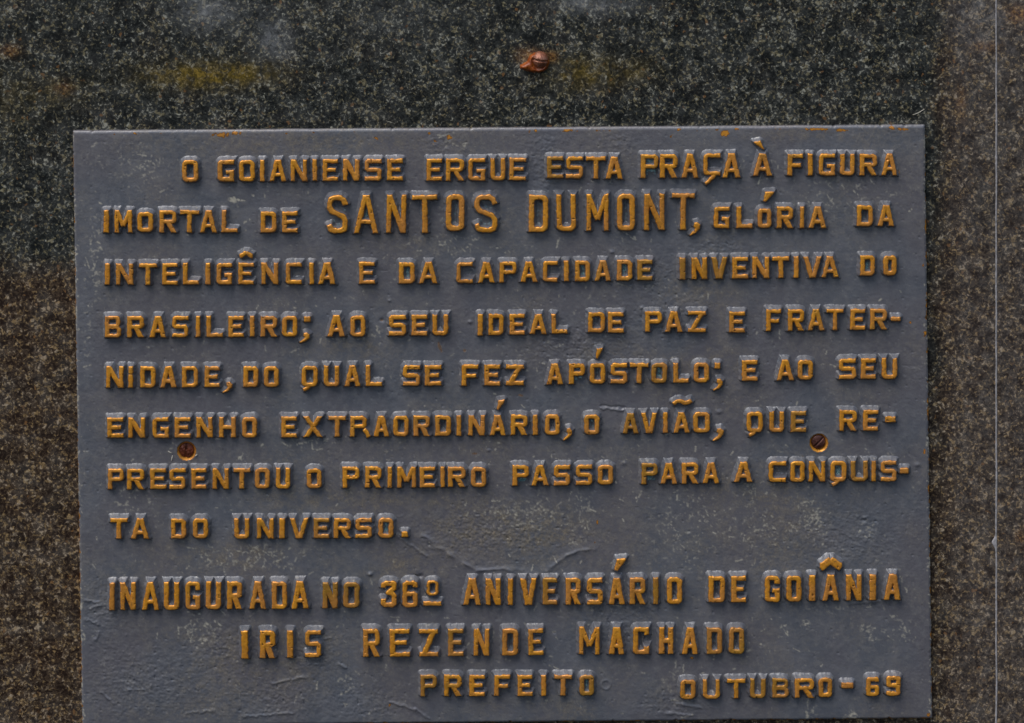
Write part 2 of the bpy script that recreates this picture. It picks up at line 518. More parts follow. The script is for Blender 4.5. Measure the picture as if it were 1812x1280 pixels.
def build_plate():
    g = 1.45
    nx, ny = int(1510 / g), int(1056 / g)
    u = np.linspace(0, 1, nx); v = np.linspace(0, 1, ny)
    Uu, Vv = np.meshgrid(u, v)
    P = ((1 - Uu) * (1 - Vv))[..., None] * TL + (Uu * (1 - Vv))[..., None] * TR + (Uu * Vv)[..., None] * BR + ((1 - Uu) * Vv)[..., None] * BL
    X, Y = P[..., 0], P[..., 1]
    # uneven sawn edge
    el, er = Uu * 1510, (1 - Uu) * 1510
    et, eb = Vv * 1056, (1 - Vv) * 1056
    amp = lambda e: np.exp(-e / 18)
    nick = lambda t, s: 1.1 * fbm(t / 60, t * 0, s, 3) + 0.55 * fbm(t / 7, t * 0, s + 5, 2) - 1.6 * sst(0.45, 0.7, perlin(t / 14, t * 0, s + 9))
    X = X - nick(Y, 101) * amp(el) + nick(Y, 103) * amp(er)
    Y = Y - 0.8 * nick(X, 105) * amp(et) + nick(X, 107) * amp(eb)
    e = np.minimum(np.minimum(el, er), np.minimum(et, eb))
    H = T_PLATE + plate_relief(X, Y) * (0.35 + 0.65 * sst(0, 14, e)) - 1.5 * (1 - sst(0, 3.2, e)) - 0.4 * np.exp(-e / 6)
    # ---- wear
    n_f = perlin(X / 5, Y / 5, 111); n_m = fbm(X / 22, Y / 22, 113, 3); n_l = fbm(X / 110, Y / 110, 117, 3)
    edge_n = fbm(X / 16, Y / 16, 121, 3)
    R = 0.75 * sst(0.10, 0.4, edge_n - 0.05 * np.abs(et - 5) + 0.1 * n_f - 0.08 + 0.2 * perlin(X / 200, Y / 200, 131)) * (et < 12) * (et > 1.5)
    R = np.maximum(R, 0.6 * sst(0.0, 0.3, edge_n * 0.9 + 0.3 * n_f - 0.20 * el + 0.12 * sst(600, 1100, Y) - 0.05) * (el < 7))
    R = np.maximum(R, 0.8 * sst(0.0, 0.25, edge_n - 0.16 * er + 0.02) * (er < 8))
    R = np.maximum(R, 0.7 * sst(0.0, 0.25, edge_n - 0.25 * eb + 0.25) * (eb < 8))
    for px, py, rx, ry, a in ((394, 239, 13, 6, 1.1), (415, 236, 7, 4, 1), (240, 236, 7, 4, .8), (1283, 236, 10, 7, 1.2), (1445, 229, 26, 3.5, 1.1), (1490, 231, 14, 4, 1.0), (1578, 226, 7, 5, 1), (795, 243, 8, 6, .9), (664, 245, 8, 5, .8), (770, 252, 14, 10, .6),
                              (1188, 240, 10, 5, .7), (1637, 590, 4, 7, 1.1), (1634, 470, 3, 5, .9), (1636, 800, 3, 8, .9), (1643, 1264, 4, 5, 1.0), (1611, 571, 3, 3, .9), (948, 233, 4, 4, 1), (1057, 925, 4, 12, .62), (1053, 960, 2.5, 10, .62),
                              (1587, 304, 6, 6, .9), (860, 945, 40, 10, .42), (815, 935, 12, 5, .5), (1225, 1165, 4, 4, .9), (691, 1248, 7, 5, .8), (700, 255, 7, 9, .5), (363, 1178, 7, 5, .5)):
        R = np.maximum(R, 0.85 * sst(0.46, 0.90, a * gauss(X, Y, px, py, rx, ry, T_PLATE) + 0.38 * n_f + 0.25 * n_m))
    for px, py, r in SCREWS:
        cx, cy = at(px, py, T_PLATE)
        rr = np.hypot(X - cx, Y - cy)
        R = np.maximum(R, 1.0 * sst(r + 1.6, r + 0.4, rr + 0.8 * n_f))
    # pale scratches and rubbed dust
    G = np.zeros_like(X)
    clus = [(262, 300, 26, 30, 16), (220, 285, 60, 30, 6), (170, 430, 14, 60, 18), (165, 500, 14, 40, 14), (150, 580, 12, 60, 8), (930, 912, 80, 26, 34), (1030, 915, 18, 40, 18), (1435, 912, 26, 30, 22), (1450, 935, 20, 26, 12), (1538, 938, 10, 14, 10),
            (1540, 1118, 22, 14, 16), (1592, 1118, 26, 22, 16), (1425, 1105, 10, 12, 5), (1390, 1112, 8, 10, 3), (360, 1120, 34, 30, 22), (330, 1112, 14, 14, 8), (880, 905, 40, 12, 12), (390, 985, 60, 20, 22), (470, 985, 70, 24, 22),
            (1190, 640, 12, 8, 6), (1480, 830, 30, 12, 12), (1330, 865, 30, 30, 12), (800, 430, 60, 16, 14), (1450, 365, 40, 14, 10), (1300, 290, 14, 14, 10), (1360, 300, 12, 18, 12), (560, 785, 50, 12, 14), (640, 590, 50, 14, 12),
            (620, 1210, 18, 14, 10), (1480, 1070, 60, 14, 8), (1590, 1030, 20, 30, 8), (1210, 1215, 30, 30, 8), (1440, 1262, 8, 18, 8), (1500, 1268, 10, 8, 8), (960, 470, 30, 20, 8), (840, 480, 22, 20, 8), (1500, 340, 100, 30, 8),
            (890, 1070, 700, 180, 130), (890, 700, 700, 420, 330), (230, 900, 40, 60, 14), (1330, 940, 60, 40, 14), (1220, 900, 40, 40, 12), (1215, 940, 60, 60, 12), (790, 250, 30, 20, 10), (320, 800, 25, 14, 6)]
    r2 = np.random.default_rng(23)
    x0a, y0a = X[0, 0], Y[0, 0]
    for cx, cy, rx, ry, n in clus:
        for _ in range(n):
            px, py = cx + rx * r2.normal() * 0.6, cy + ry * r2.normal() * 0.6
            if not (150 < px < 1630 and 240 < py < 1276): continue
            ln = r2.exponential(2.6) + 0.8
            an = r2.normal(0.55, 0.9) if r2.random() < 0.75 else r2.uniform(0, 3.1)
            px, py = at(px, py, T_PLATE)
            dx, dy = math.cos(an) * ln, -math.sin(an) * ln
            wd = r2.uniform(0.6, 1.6) * (1 if ln < 9 else .8)
            i0 = int(max(0, (py - 30 - y0a) / g - 8)); i1 = int((py + 30 - y0a) / g + 8)
            j0 = int(max(0, (px - 34 - x0a) / g - 16)); j1 = int((px + 34 - x0a) / g + 4)
            sl = (slice(i0, i1), slice(j0, j1))
            if X[sl].size == 0: continue
            d, t = seg_d(X[sl] + 1.3 * n_f[sl], Y[sl] + 1.3 * n_m[sl], px - dx, py - dy, px + dx, py + dy)
            G[sl] = np.maximum(G[sl], r2.uniform(0.35, 1.0) * sst(wd + 0.9, wd * 0.4, d) * sst(-0.45, 0.15, n_f[sl]))
    for cx, cy, rx, ry, n in clus[:-2]:
        if rx < 200:
            G = np.maximum(G, min(0.62, 0.3 + n * 0.02) * sst(0.12, 0.5, n_f + 0.5 * n_m) * sst(-0.02, 0.28, perlin(X / 17, Y / 11, 151)) * np.clip(1.3 * gauss(X, Y, cx, cy, rx, ry, T_PLATE), 0, 1))
    ed = np.minimum(el, er)
    G = np.maximum(G, 0.8 * sst(0.05, 0.4, n_f + 0.6 * perlin(X / 14, Y / 26, 141) - 0.10 * ed) * (ed < 9))
    for px, py, rx, ry, ro in ((778, 614, 4, 13, -0.35), (822, 620, 4, 4, 0), (676, 567, 4, 3, 0), (736, 1021, 6, 3, 0), (1395, 671, 9, 2, 0), (1420, 812, 4, 8, 0), (840, 803, 7, 3, 0), (922, 700, 7, 3, 0.2)):
        R = np.maximum(R, 0.36 * sst(0.35, 0.7, gauss(X, Y, px, py, rx, ry, T_PLATE, ro) + 0.2 * n_f))
    for px, py, rx, ry, a, ro in ((414, 354, 10, 5.5, 1.0, 0.0), (426, 355, 8, 2.0, .9, 0.1), (446, 346, 6, 4, .6, 0.5), (1428, 1265, 4, 14, .7, 0), (1510, 1268, 8, 9, .9, 0), (426, 811, 6, 5, .8, 0), (1540, 938, 7, 8, .55, 0.4), (1072, 588, 3, 22, .35, 0),
                              (1448, 915, 12, 8, .5, .3), (1440, 905, 20, 14, .35, 0), (366, 1106, 8, 6, .8, 0), (330, 1114, 7, 12, .5, 0), (1312, 1122, 5, 12, .7, 0), (1100, 578, 2.4, 24, .75, -0.15), (1098, 556, 14, 3, .8, 0.1),
                              (390, 1000, 60, 12, .35, 0), (940, 905, 70, 14, .4, 0), (1575, 808, 12, 12, .5, 0), (330, 818, 20, 6, .4, 0), (600, 1203, 12, 10, .45, 0), (1460, 300, 10, 14, .35, 0), (300, 298, 10, 20, .3, .2)):
        G = np.maximum(G, sst(0.22, 0.6, a * gauss(X, Y, px, py, rx, ry, T_PLATE, ro) * (0.8 + 0.9 * n_f)) * min(1.0, a + 0.15))
    G = np.maximum(G, 0.35 * sst(0.45, 0.75, n_f) * sst(0.05, 0.35, n_m + 0.4 * n_l))
    B = np.zeros_like(X)
    for px, py, rx, ry, a in ((890, 935, 150, 45, .9), (420, 985, 110, 35, .7), (700, 1000, 60, 30, .6), (560, 885, 110, 25, .45), (560, 250, 260, 22, .55), (1330, 860, 90, 40, .5), (700, 880, 120, 30, .45), (1260, 640, 60, 40, .4), (450, 1170, 160, 70, .45),
                              (1250, 530, 80, 40, .4), (620, 610, 90, 25, .5), (1120, 650, 130, 40, .3), (1150, 1020, 200, 60, .25), (760, 430, 120, 30, .3), (1380, 940, 120, 60, .4), (860, 790, 160, 30, .3), (950, 1250, 200, 30, .25), (270, 1130, 60, 30, .2), (1420, 240, 120, 14, .5)):
        B += a * gauss(X, Y, px, py, rx, ry, T_PLATE)
    B = np.clip(B * (0.75 + 1.2 * n_m) + 0.12 + 0.4 * n_l, 0, 0.95)
    # tar-like dark smears are thin paint losses: drawn as relief only
    A = np.zeros_like(X)
    dscr = np.minimum.reduce([np.hypot(X - at(px, py, T_PLATE)[0], Y - at(px, py, T_PLATE)[1]) for px, py, r in SCREWS])
    chip = R * (dscr > 24)
    G = np.maximum(G, 0.5 * (chip > 0.3))
    R = np.where(chip > 0.40, np.clip(R * 1.2, 0, 0.95), R)
    W = np.stack([R, np.clip(G, 0, 1), B, A], -1).reshape(-1, 4)
    V, q, _ = grid_field(X, Y, H)
    I = np.arange(nx * ny).reshape(ny, nx)
    ring = np.concatenate([I[0, :-1], I[:-1, -1], I[-1, :0:-1], I[:0:-1, 0]])
    cen = V.mean(0)
    base = len(V)
    Vr, Wr = [], []
    cr = V[ring]
    outw = np.zeros_like(cr)
    kx = np.concatenate([np.zeros(nx - 1), np.ones(ny - 1), np.zeros(nx - 1), -np.ones(ny - 1)])
    kz = np.concatenate([np.ones(nx - 1), np.zeros(ny - 1), -np.ones(nx - 1), np.zeros(ny - 1)])
    outw[:, 0] = kx; outw[:, 2] = kz
    for o_, hh in ((0.5, 6.8), (0.7, 4.0), (0.3, -1.0)):
        r = cr + outw * o_ * S
        r[:, 1] = -hh * S
        Vr.append(r)
        ww = W[ring].copy()
        ww[:, 0] = np.clip(ww[:, 0] + 0.25 * (ww[:, 0] > 0.1), 0, 1)
        Wr.append(ww)
    k = len(ring); j = np.arange(k); j2 = (j + 1) % k
    prev = ring
    Q = [q]
    for i in range(3):
        cur = base + i * k + j
        Q.append(np.stack([prev[j], prev[j2], cur[j2], cur[j]], -1))
        prev = cur
    V = np.concatenate([V] + Vr); W = np.concatenate([W] + Wr)
    mesh_obj("plate", V, np.concatenate(Q), M_BRONZE, plaque, W)


build_plate()

# ------------------------------------------------------------------ lettering
# one tuple per word: top and bottom of the faces at the left and right end, then letters with their left-right extent (@ own top-bottom, : o olive tarnish, p verdigris, s scraped)
LINES = [
    [(284, 322.5, 284, 322.5, "O322-350.5"),
     (284, 322, 281.7, 320, "G385-414 O423-450.7 I460-467.6 A477-506 N514.4-543 I552.7-560.7 E571-598 N607-636 S645.4-675 E685-712.6"),
     (281.5, 320.7, 280, 319.5, "E755-782 R789.4-821 G828.8-858.7 U868-894 E901.6-930.5"),
     (277.5, 315.6, 278, 317.4, "E968.3-996.8:o S1002-1031.6 T1037.9-1071.5 A1072-1102"),
     (274, 316, 271.8, 314.8, "P1134-1165:p R1168-1199 A1207-1236 Ç1245-1275 A1279-1310"),
     (272, 311.7, 272, 311.7, "A1333-1366 grave1334-1352.5@250-266"),
     (273, 311.3, 273, 311, "F1394-1421 I1430-1438.5 G1449.4-1478 U1487-1512.5 R1521.7-1552 A1560.5-1588:s")],
    [(372.5, 412.5, 373, 412, "I183-192.5 M202.6-233.5 O242.8-270.4@376-411.5 R282-312 T318-352 A354-383 L392-420.5"),
     (375.5, 412.5, 375, 412, "D461-489 E499-526.5"),
     (346, 413.5, 344.6, 411.5, "S578.4-615.4 A626.6-668.8:p N684-718.6 T729.8-774 O789-821.8@344.4-409 S839.6-880"),
     (345.3, 410.8, 342, 406.8, "D936-970 U985-1019 M1038-1077 O1092-1123.6 N1140-1176 T1189-1229 comma1220.4-1239@394-418"),
     (366.5, 404.4, 366, 404.4, "G1263.5-1291 L1303.6-1332 O1341-1365@369.7-404 acute1351-1371@339-358 R1375-1403.5 I1416-1423 A1432-1462"),
     (364, 401.2, 363, 400.6, "D1516.6-1544.7 A1554-1582.5")],
    [(467, 504.6, 465, 503.5, "I185.4-194 N205-235.5 T246-277 E287-314 L323.4-351.6 I363.5-372 G383-410.5 E421.6-449 circ424-446.5@446-457 N462.4-492 C505.5-533.5 I547.5-555 A563.5-593.5"),
     (464.5, 503, 464.5, 503, "E635.5-663"),
     (465, 502.4, 464, 502, "D706-734:p A742-774"),
     (465, 502, 460, 496.4, "C808-836 A846-875 P884-914 A921-951 C961-987 I998-1006.5 D1017.8-1044:p A1052.7-1081 D1092-1119:p E1128-1154.7:o"),
     (456.5, 495, 454, 491.5, "I1203-1213:o N1224-1251.4 V1258.8-1287:o E1296-1324 N1331.6-1361.4 T1367-1397 I1405-1413.5 V1422-1454 A1454-1484"),
     (452.3, 488.5, 453, 487.6, "D1522.6-1548.4:p O1563.4-1586.6:p")],
    [(559.8, 598.2, 560, 596.5, "B185.4-213.6 R224.7-254.5 A265-293.5 S304.6-332.9 I346.5-354 L365-394 E404-431 I442-450 R461-490 O499-526 dot538-549@561-571 comma530-547.5@590-608"),
     (558, 596.5, 559, 596, "A580-610 O620-646.5"),
     (558, 594.6, 557.5, 594.3, "S688-718.5 E728.4-756 U765.3-793"),
     (556.5, 595, 556, 590.5, "I845.4-854.5 D864.6-891 E902-928.7 A938-967 L976-1004"),
     (553.3, 589.2, 553, 589.5, "D1041-1070.6 E1076-1103.7:s"),
     (551.8, 587.6, 551, 589, "P1142-1171.7 A1177-1207.6 Z1217.6-1249"),
     (552, 589, 552, 589, "E1290.5-1318"),
     (548, 587, 547, 583, "F1356-1382 R1394.5-1423 A1430-1458.5 T1463-1493 E1505-1531 R1540-1570:p dash1576.6-1594@562-569.5")],
    [(649, 687, 649, 686, "N187.6-218 I227-235 D248-275 A283.6-312 D322-350 E362-388.5 comma393-411@677-697"),
     (649, 685.6, 649, 685.4, "D430.4-457 O467-493"),
     (648.5, 685, 646.5, 684, "Q533.8-562 U573.2-600 A610-637 L647-676"),
     (647, 683.5, 647, 683.2, "S713-743 E752-781"),
     (646, 684, 646, 682.5, "F817-846.5 E857-885 Z895.6-927:s"),
     (644.5, 681.5, 642, 677, "A967.5-996 P1007-1035:p O1044-1071 acute1054-1067@616-636 S1080.7-1110 T1115-1147.4 O1153-1180.5:op L1191.5-1219 O1228-1254.5 dot1265-1274.5@643-653.5:s comma1262-1279.5@671-692.5"),
     (638, 674.6, 638, 674.6, "E1313-1340.5"),
     (636.5, 674, 638, 672.6, "A1374.7-1404.5 O1412-1438.7"),
     (635.5, 671.5, 634.5, 671, "S1485-1515 E1523.7-1550 U1560.6-1587.7")],
    [(739.7, 775.5, 738.5, 775, "E189.4-218 N227-256.7 G269.7-298.4 E309-336.6 N347.6-376 H387.4-417 O428-454.7"),
     (738, 775, 734, 770, "E497.7-525 X536.4-571 T581-612 r619.5-656 A661.4-688 O696-723 R731.6-760.7:p D770-798 I808-816 N829-858 A866.7-894.7 acute879-893.5@708-727 R903.8-933.6:p I943-951.7 O964.5-990.4 comma996-1012.5@758-781"),
     (734.2, 769.6, 734.2, 769.6, "O1034-1060.6:p"),
     (731.5, 768, 729.5, 766, "A1102-1129.4:o V1135-1162.6 I1173.6-1181.5 A1192-1220 tilde1191-1225@707-720 O1227-1256 comma1261-1281@758.5-782"),
     (729.8, 766, 728, 765, "Q1321.7-1350 U1362-1387.5 E1399.4-1426.5:o"),
     (726.8, 763.6, 726, 762, "R1485.7-1516 E1527.6-1554 dash1566.7-1585.5@738-748.5")],
    [(830.2, 866.8, 829, 865.6, "P191-218.5 R224.7-255 E265.5-293.6 S299.7-327.8 E338.4-365 N376-404.6 T412.8-442.6 O451-477 U488-513:s"),
     (830, 865, 830, 865, "O542.8-569"),
     (826.5, 864.5, 827, 862.5, "P606-636:s R646-675 I686-693.5 M703-736 E742.6-770 I779.5-787 R792.8-823.7 O833.6-860"),
     (823.7, 860.7, 823.3, 858.5, "P907-935.8:p A940.7-970.5 S980.4-1008.5:p S1019.5-1048 O1058-1085"),
     (820.5, 857.8, 818.5, 856, "P1135.6-1164:op A1169-1198 R1206.7-1236 A1244-1272.8"),
     (818, 853.6, 818, 853.6, "A1299.6-1331.6"),
     (817.2, 854, 816, 852.3, "C1360.7-1391 O1399-1424 N1431.6-1460.7 Q1469.6-1498:p U1506-1536:o I1542.4-1550.2 S1559-1586.6 dash1592.7-1608.5@829.5-839.5")],
    [(918, 954.2, 918, 954.2, "T194.6-225.6 A232-263"),
     (918.5, 953.8, 918.5, 954, "D302.4-328.7 O341-368"),
     (918, 954, 917.5, 953, "U414.5-441 N454.5-484 I493.9-504 V513-545.7 E555-582.5:o R590.5-621 S629-657.7 O669.6-696:p dot710.5-721.5@942-952")],
    [(1031, 1080.5, 1029, 1077.5, "I193.6-202.8 N212.8-240 A251-281 U290-317 G328-354 U364-391 R401.7-428 A441.7-470.5 D481-508 A516-545.7"),
     (1031, 1077.5, 1031, 1076, "N571-597.6:oo O607.5-636:oo"),
     (1028.5, 1075.5, 1027, 1075, "three673.8-702 six712-739 oring755-775.8@1028-1054.8 bar749-781@1065-1073"),
     (1024.3, 1071.8, 1022.3, 1069.4, "A820-851 N859.5-886 I899-907.6 V920.8-949.6 E960.5-986:o R1001-1027.4:p S1039-1066.5 A1077.7-1105 acute1087.5-1108.5@988.5-1012 R1114.5-1142:p I1156-1165:o O1180.4-1207"),
     (1020, 1066.7, 1020, 1066.7, "D1254-1283:s E1294-1320"),
     (1019.5, 1066, 1016, 1061.8, "G1353.7-1380 O1391.8-1418 I1432-1443 A1456-1484.6 circ1452-1489.5@988.5-1010.5 N1497.5-1524.7 I1538.8-1550.4 A1565-1594")],
    [(1116, 1166.3, 1116.5, 1164, "I427-439 R460-487 I508-518.5 S540-568"),
     (1113.6, 1163.3, 1113, 1160, "R642.6-672:s E689.7-725:s Z742.5-775:s E793-820:o N838.5-865.7 D888.8-917 E935-961"),
     (1110, 1158.8, 1111.5, 1157.8, "M1025-1061 A1078-1104.5 C1120.6-1148.7 H1166.4-1191.5 A1207.6-1235 D1250.8-1278:o O1290-1317:o")],
    [(1194.8, 1233.6, 1195.6, 1232, "P744-773:o R786-817 E830.5-858 F874.7-902.5 E916-942 I957.6-966.6 T981-1012 O1025.7-1051:op"),
     (1203.8, 1238.3, 1198.5, 1233.5, "O1204-1231 U1244-1274 T1287-1319 U1327.7-1354.7:o B1367-1396:o R1406.5-1441 O1448.6-1473 dash1490-1510.5@1209.5-1219.5 six1533-1556@1199-1233 nine1568.6-1594@1197-1232.6")],
]


def box(x, y, x0, y0, x1, y1, hw):
    cx, cy = (x0 + x1) / 2, (y0 + y1) / 2
    dx, dy = x1 - x0, y1 - y0
    L = math.hypot(dx, dy) + 1e-9
    dx /= L; dy /= L
    u = np.abs((x - cx) * dx + (y - cy) * dy) - L / 2
    v = np.abs(-(x - cx) * dy + (y - cy) * dx) - hw
    return np.hypot(np.maximum(u, 0), np.maximum(v, 0)) + np.minimum(np.maximum(u, v), 0)


def rrect(x, y, x0, y0, x1, y1, r):
    r = min(r, (x1 - x0) / 2, (y1 - y0) / 2)
    u = np.abs(x - (x0 + x1) / 2) - (x1 - x0) / 2 + r
    v = np.abs(y - (y0 + y1) / 2) - (y1 - y0) / 2 + r
    return np.hypot(np.maximum(u, 0), np.maximum(v, 0)) + np.minimum(np.maximum(u, v), 0) - r


def ring(x, y, x0, y0, x1, y1, r, s):
    """closed band of thickness s whose outer edge is the rounded box"""
    o = rrect(x, y, x0, y0, x1, y1, r)
    i = rrect(x, y, x0 + s, y0 + s * 0.94, x1 - s, y1 - s * 0.94, max(r - s * 0.8, 1.2))
    return np.maximum(o, -i)


def chain(x, y, pts, hw):
    d = np.full_like(x, 1e9)
    for (a, b_), (c_, e_) in zip(pts[:-1], pts[1:]):
        d = np.minimum(d, box(x, y, a, b_, c_, e_, hw))
    for a, b_ in pts[1:-1]:
        d = np.minimum(d, np.hypot(x - a, y - b_) - hw)
    return d


def poly(x, y, pts):
    d = np.full_like(x, 1e9); inside = np.zeros(x.shape, bool)
    n = len(pts)
    for i in range(n):
        x0, y0 = pts[i]; x1, y1 = pts[(i + 1) % n]
        d = np.minimum(d, seg_d(x, y, x0, y0, x1, y1)[0])
        cond = ((y0 > y) != (y1 > y)) & (x < (x1 - x0) * (y - y0) / (y1 - y0 + 1e-12) + x0)
        inside ^= cond
    return np.where(inside, -d, d)


def glyph(ch, x, y, w, h, s):
    """signed distance to the face of a letter whose box is (0,0)-(w,h), y down"""
    a = s / 2; sh = s * 0.88; ah = sh / 2
    L, R, T, B = a, w - a, ah, h - ah
    m = np.minimum
    clip = np.maximum(np.maximum(-x, x - w), np.maximum(-y, y - h))
    big = h > 55
    rO = (0.30 if not big else 0.34) * w
    if ch == 'I':
        return box(x, y, w / 2, 0, w / 2, h, w / 2)
    if ch == 'E':
        d = m(box(x, y, L, 0, L, h, a), box(x, y, 0, T, w, T, ah)); d = m(d, box(x, y, 0, h * .495, w * .86, h * .495, ah * .95))
        return m(d, box(x, y, 0, B, w, B, ah))
    if ch == 'F':
        d = m(box(x, y, L, 0, L, h, a), box(x, y, 0, T, w, T, ah))
        return m(d, box(x, y, 0, h * .53, w * .88, h * .53, ah * .95))
    if ch == 'L':
        return m(box(x, y, L, 0, L, h, a), box(x, y, 0, B, w, B, ah))
    if ch == 'T':
        return m(box(x, y, w / 2, 0, w / 2, h, a), box(x, y, 0, T, w, T, ah))
    if ch == 'H':
        return m(m(box(x, y, L, 0, L, h, a), box(x, y, R, 0, R, h, a)), box(x, y, L, h * .5, R, h * .5, ah))
    if ch == 'N':
        a2 = a * .92
        d = m(box(x, y, a2, 0, a2, h, a2), box(x, y, w - a2, 0, w - a2, h, a2))
        return np.maximum(m(d, box(x, y, a2 * .9, -1, w - a2 * .9, h + 1, a * .98)), clip)
    if ch == 'M':
        a2 = a * .88
        d = m(box(x, y, a2, 0, a2, h, a2), box(x, y, w - a2, 0, w - a2, h, a2))
        d = m(d, m(box(x, y, a2 * .9, -1, w / 2, h * .70, a2), box(x, y, w - a2 * .9, -1, w / 2, h * .70, a2)))
        return np.maximum(d, clip)
    if ch == 'V':
        d = m(box(x, y, a * .9, -2, w / 2 - .12 * s, h + 2, a), box(x, y, w - a * .9, -2, w / 2 + .12 * s, h + 2, a))
        return np.maximum(d, clip)
    if ch == 'A':
        d = m(box(x, y, w / 2 - .10 * s, -2, a * .82, h + 2, a * .98), box(x, y, w / 2 + .10 * s, -2, w - a * .82, h + 2, a * .98))
        d = m(d, box(x, y, w * .24, h * .70, w * .76, h * .70, ah * .9))
        return np.maximum(d, clip)
    if ch == 'X':
        d = m(box(x, y, a * .9, -2, w - a * .9, h + 2, a * .95), box(x, y, w - a * .9, -2, a * .9, h + 2, a * .95))
        return np.maximum(d, clip)
    if ch == 'Z':
        d = m(box(x, y, 0, T, w, T, ah), box(x, y, 0, B, w, B, ah))
        return m(d, np.maximum(box(x, y, w - a * 1.1, -1, a * 1.1, h + 1, a * 1.0), clip))
    if ch in 'OQ':
        d = ring(x, y, 0, 0, w, h, rO, s * .98)
        if ch == 'Q':
            d = m(d, chain(x, y, [(w * .60, h - 4), (w * .36, h + 2.4), (w * .13, h + 6.0)], 3.0))
        return d
    if ch == 'D':
        d = ring(x, y, 0, 0, w, h, rO, s * .98)
        d = m(d, box(x, y, L, 0, L, h, a))
        return m(d, m(box(x, y, 0, T, w * .6, T, ah), box(x, y, 0, B, w * .6, B, ah)))
    if ch == 'U':
        d = np.maximum(ring(x, y, 0, -h * .6, w, h, rO, s * .96), clip)
        return d
    if ch in 'CÇ':
        hh = h if ch == 'C' else h * .90
        d = np.maximum(ring(x, y, 0, 0, w + 24, hh, 0.24 * w, s * .95), clip)
        if ch == 'C' and h > 44:
            d = m(d, np.maximum(ring(x, y, 0, 0, w, hh, rO, s * .95), -box(x, y, w * .55, hh * .5, w + 9, hh * .5, hh * .20)))
        if ch == 'Ç':
            d = m(d, chain(x, y, [(w * .66, hh - 1), (w * .50, hh + 5), (w * .12, h * 1.26)], 3.2))
        return d
    if ch == 'G':
        d = np.maximum(ring(x, y, 0, 0, w + 24, h, 0.24 * w, s * .95), clip)
        if h > 44:
            d = np.maximum(ring(x, y, 0, 0, w, h, rO, s * .95), -box(x, y, w * .55, h * .40, w + 9, h * .40, h * .09))
            d = m(d, box(x, y, R, 0.12 * h, R, .28 * h, a))
        d = m(d, box(x, y, w * .50, h * .56, w, h * .56, ah * .9))
        return m(d, chain(x, y, [(R, h * .50), (R, B), (w * .4, B)], a * .95))
    if ch == 'S':
        if big:
            P = [(R + 1, .26 * h), (R - .07 * w, .125 * h), (.66 * w, T + .3), (.36 * w, T + .3), (L + .06 * w, .11 * h), (L, .2 * h), (L, .32 * h), (L + .09 * w, .415 * h), (.5 * w, .48 * h), (R - .09 * w, .565 * h),
                 (R, .66 * h), (R, .81 * h), (R - .06 * w, .90 * h), (.64 * w, B - .3), (.36 * w, B - .3), (L + .06 * w, .90 * h), (L - 1, .77 * h)]
            return chain(x, y, P, a * .98)
        k = s * .92 / 2
        P = [(w, k), (k + 2, k), (k, k + 2), (k, h * .5 - 2), (k + 2, h * .5), (w - k - 2, h * .5), (w - k, h * .5 + 2), (w - k, h - k - 2), (w - k - 2, h - k), (0, h - k)]
        return chain(x, y, P, k)
    if ch in 'PR':
        hb = h * .60
        d = box(x, y, L, 0, L, h, a)
        d = m(d, ring(x, y, 0, 0, w, hb, .26 * w, s * .92))
        d = m(d, m(box(x, y, 0, T, w * .55, T, ah), box(x, y, 0, hb - ah, w * .55, hb - ah, ah)))
        if ch == 'R':
            d = m(d, np.maximum(box(x, y, w * .50, hb - 3, R + .5, h + 2, a), clip))
        return d
    if ch == 'r':     # the one with the slipped leg
        w2 = w * .80
        d = glyph('P', x, y, w2, h, s)
        return m(d, chain(x, y, [(w2 * .86, h * .62), (w2 * 1.0, h * .80), (w - 3, h * 1.02)], 3.6))
    if ch == 'B':
        d = box(x, y, L, 0, L, h, a)
        d = m(d, ring(x, y, 0, 0, w * .96, h * .55, .26 * w, s * .88))
        d = m(d, ring(x, y, 0, h * .44, w, h, .28 * w, s * .88))
        return m(d, m(box(x, y, 0, T, w * .5, T, ah), box(x, y, 0, B, w * .5, B, ah)))
    if ch == 'three':
        P = [(L * .9, .27 * h), (L, .15 * h), (w * .34, T + .4), (w * .7, T + .4), (R, .13 * h), (R, .27 * h), (w * .48, .45 * h), (w * .70, .46 * h), (R, .56 * h), (R, .86 * h), (w * .70, B - .4), (w * .3, B - .4), (L, .86 * h), (L, .68 * h)]
        return chain(x, y, P, a * .95)
    if ch in ('six', 'nine'):
        if ch == 'nine':
            x, y = w - x, h - y
        d = ring(x, y, 0, h * .42, w, h, .26 * w, s * .92)
        P = [(L, h * .7), (L, .14 * h), (w * .3, T + .3), (w * .74, T + .3), (R, .13 * h), (R, .26 * h)]
        return m(d, chain(x, y, P, a * .92))
    if ch == 'oring':
        return ring(x, y, 0, 0, w, h, .34 * w, s * .66)
    if ch == 'bar':
        return box(x, y, 0, h / 2, w, h / 2, h / 2)
    if ch == 'dash':
        return rrect(x, y, 0, 0, w, h, 2.0)
    if ch == 'dot':
        return rrect(x, y, 0, 0, w, h, 1.5)
    if ch == 'comma':
        return poly(x, y, [(w * .42, h * .05), (w * .75, 0), (w, h * .22), (w * .96, h * .5), (w * .6, h * .82), (w * .1, h), (0, h * .93), (w * .42, h * .62), (w * .55, h * .45), (w * .40, h * .3)])
    if ch == 'acute':
        return poly(x, y, [(w * .18, h * .08), (w, 0), (w * .92, h * .22), (w * .22, h), (0, h * .92)])
    if ch == 'grave':
        return poly(x, y, [(0, h * .12), (w * .62, 0), (w * .8, h * .3), (w, h), (w * .78, h * .9), (w * .35, h * .5)])
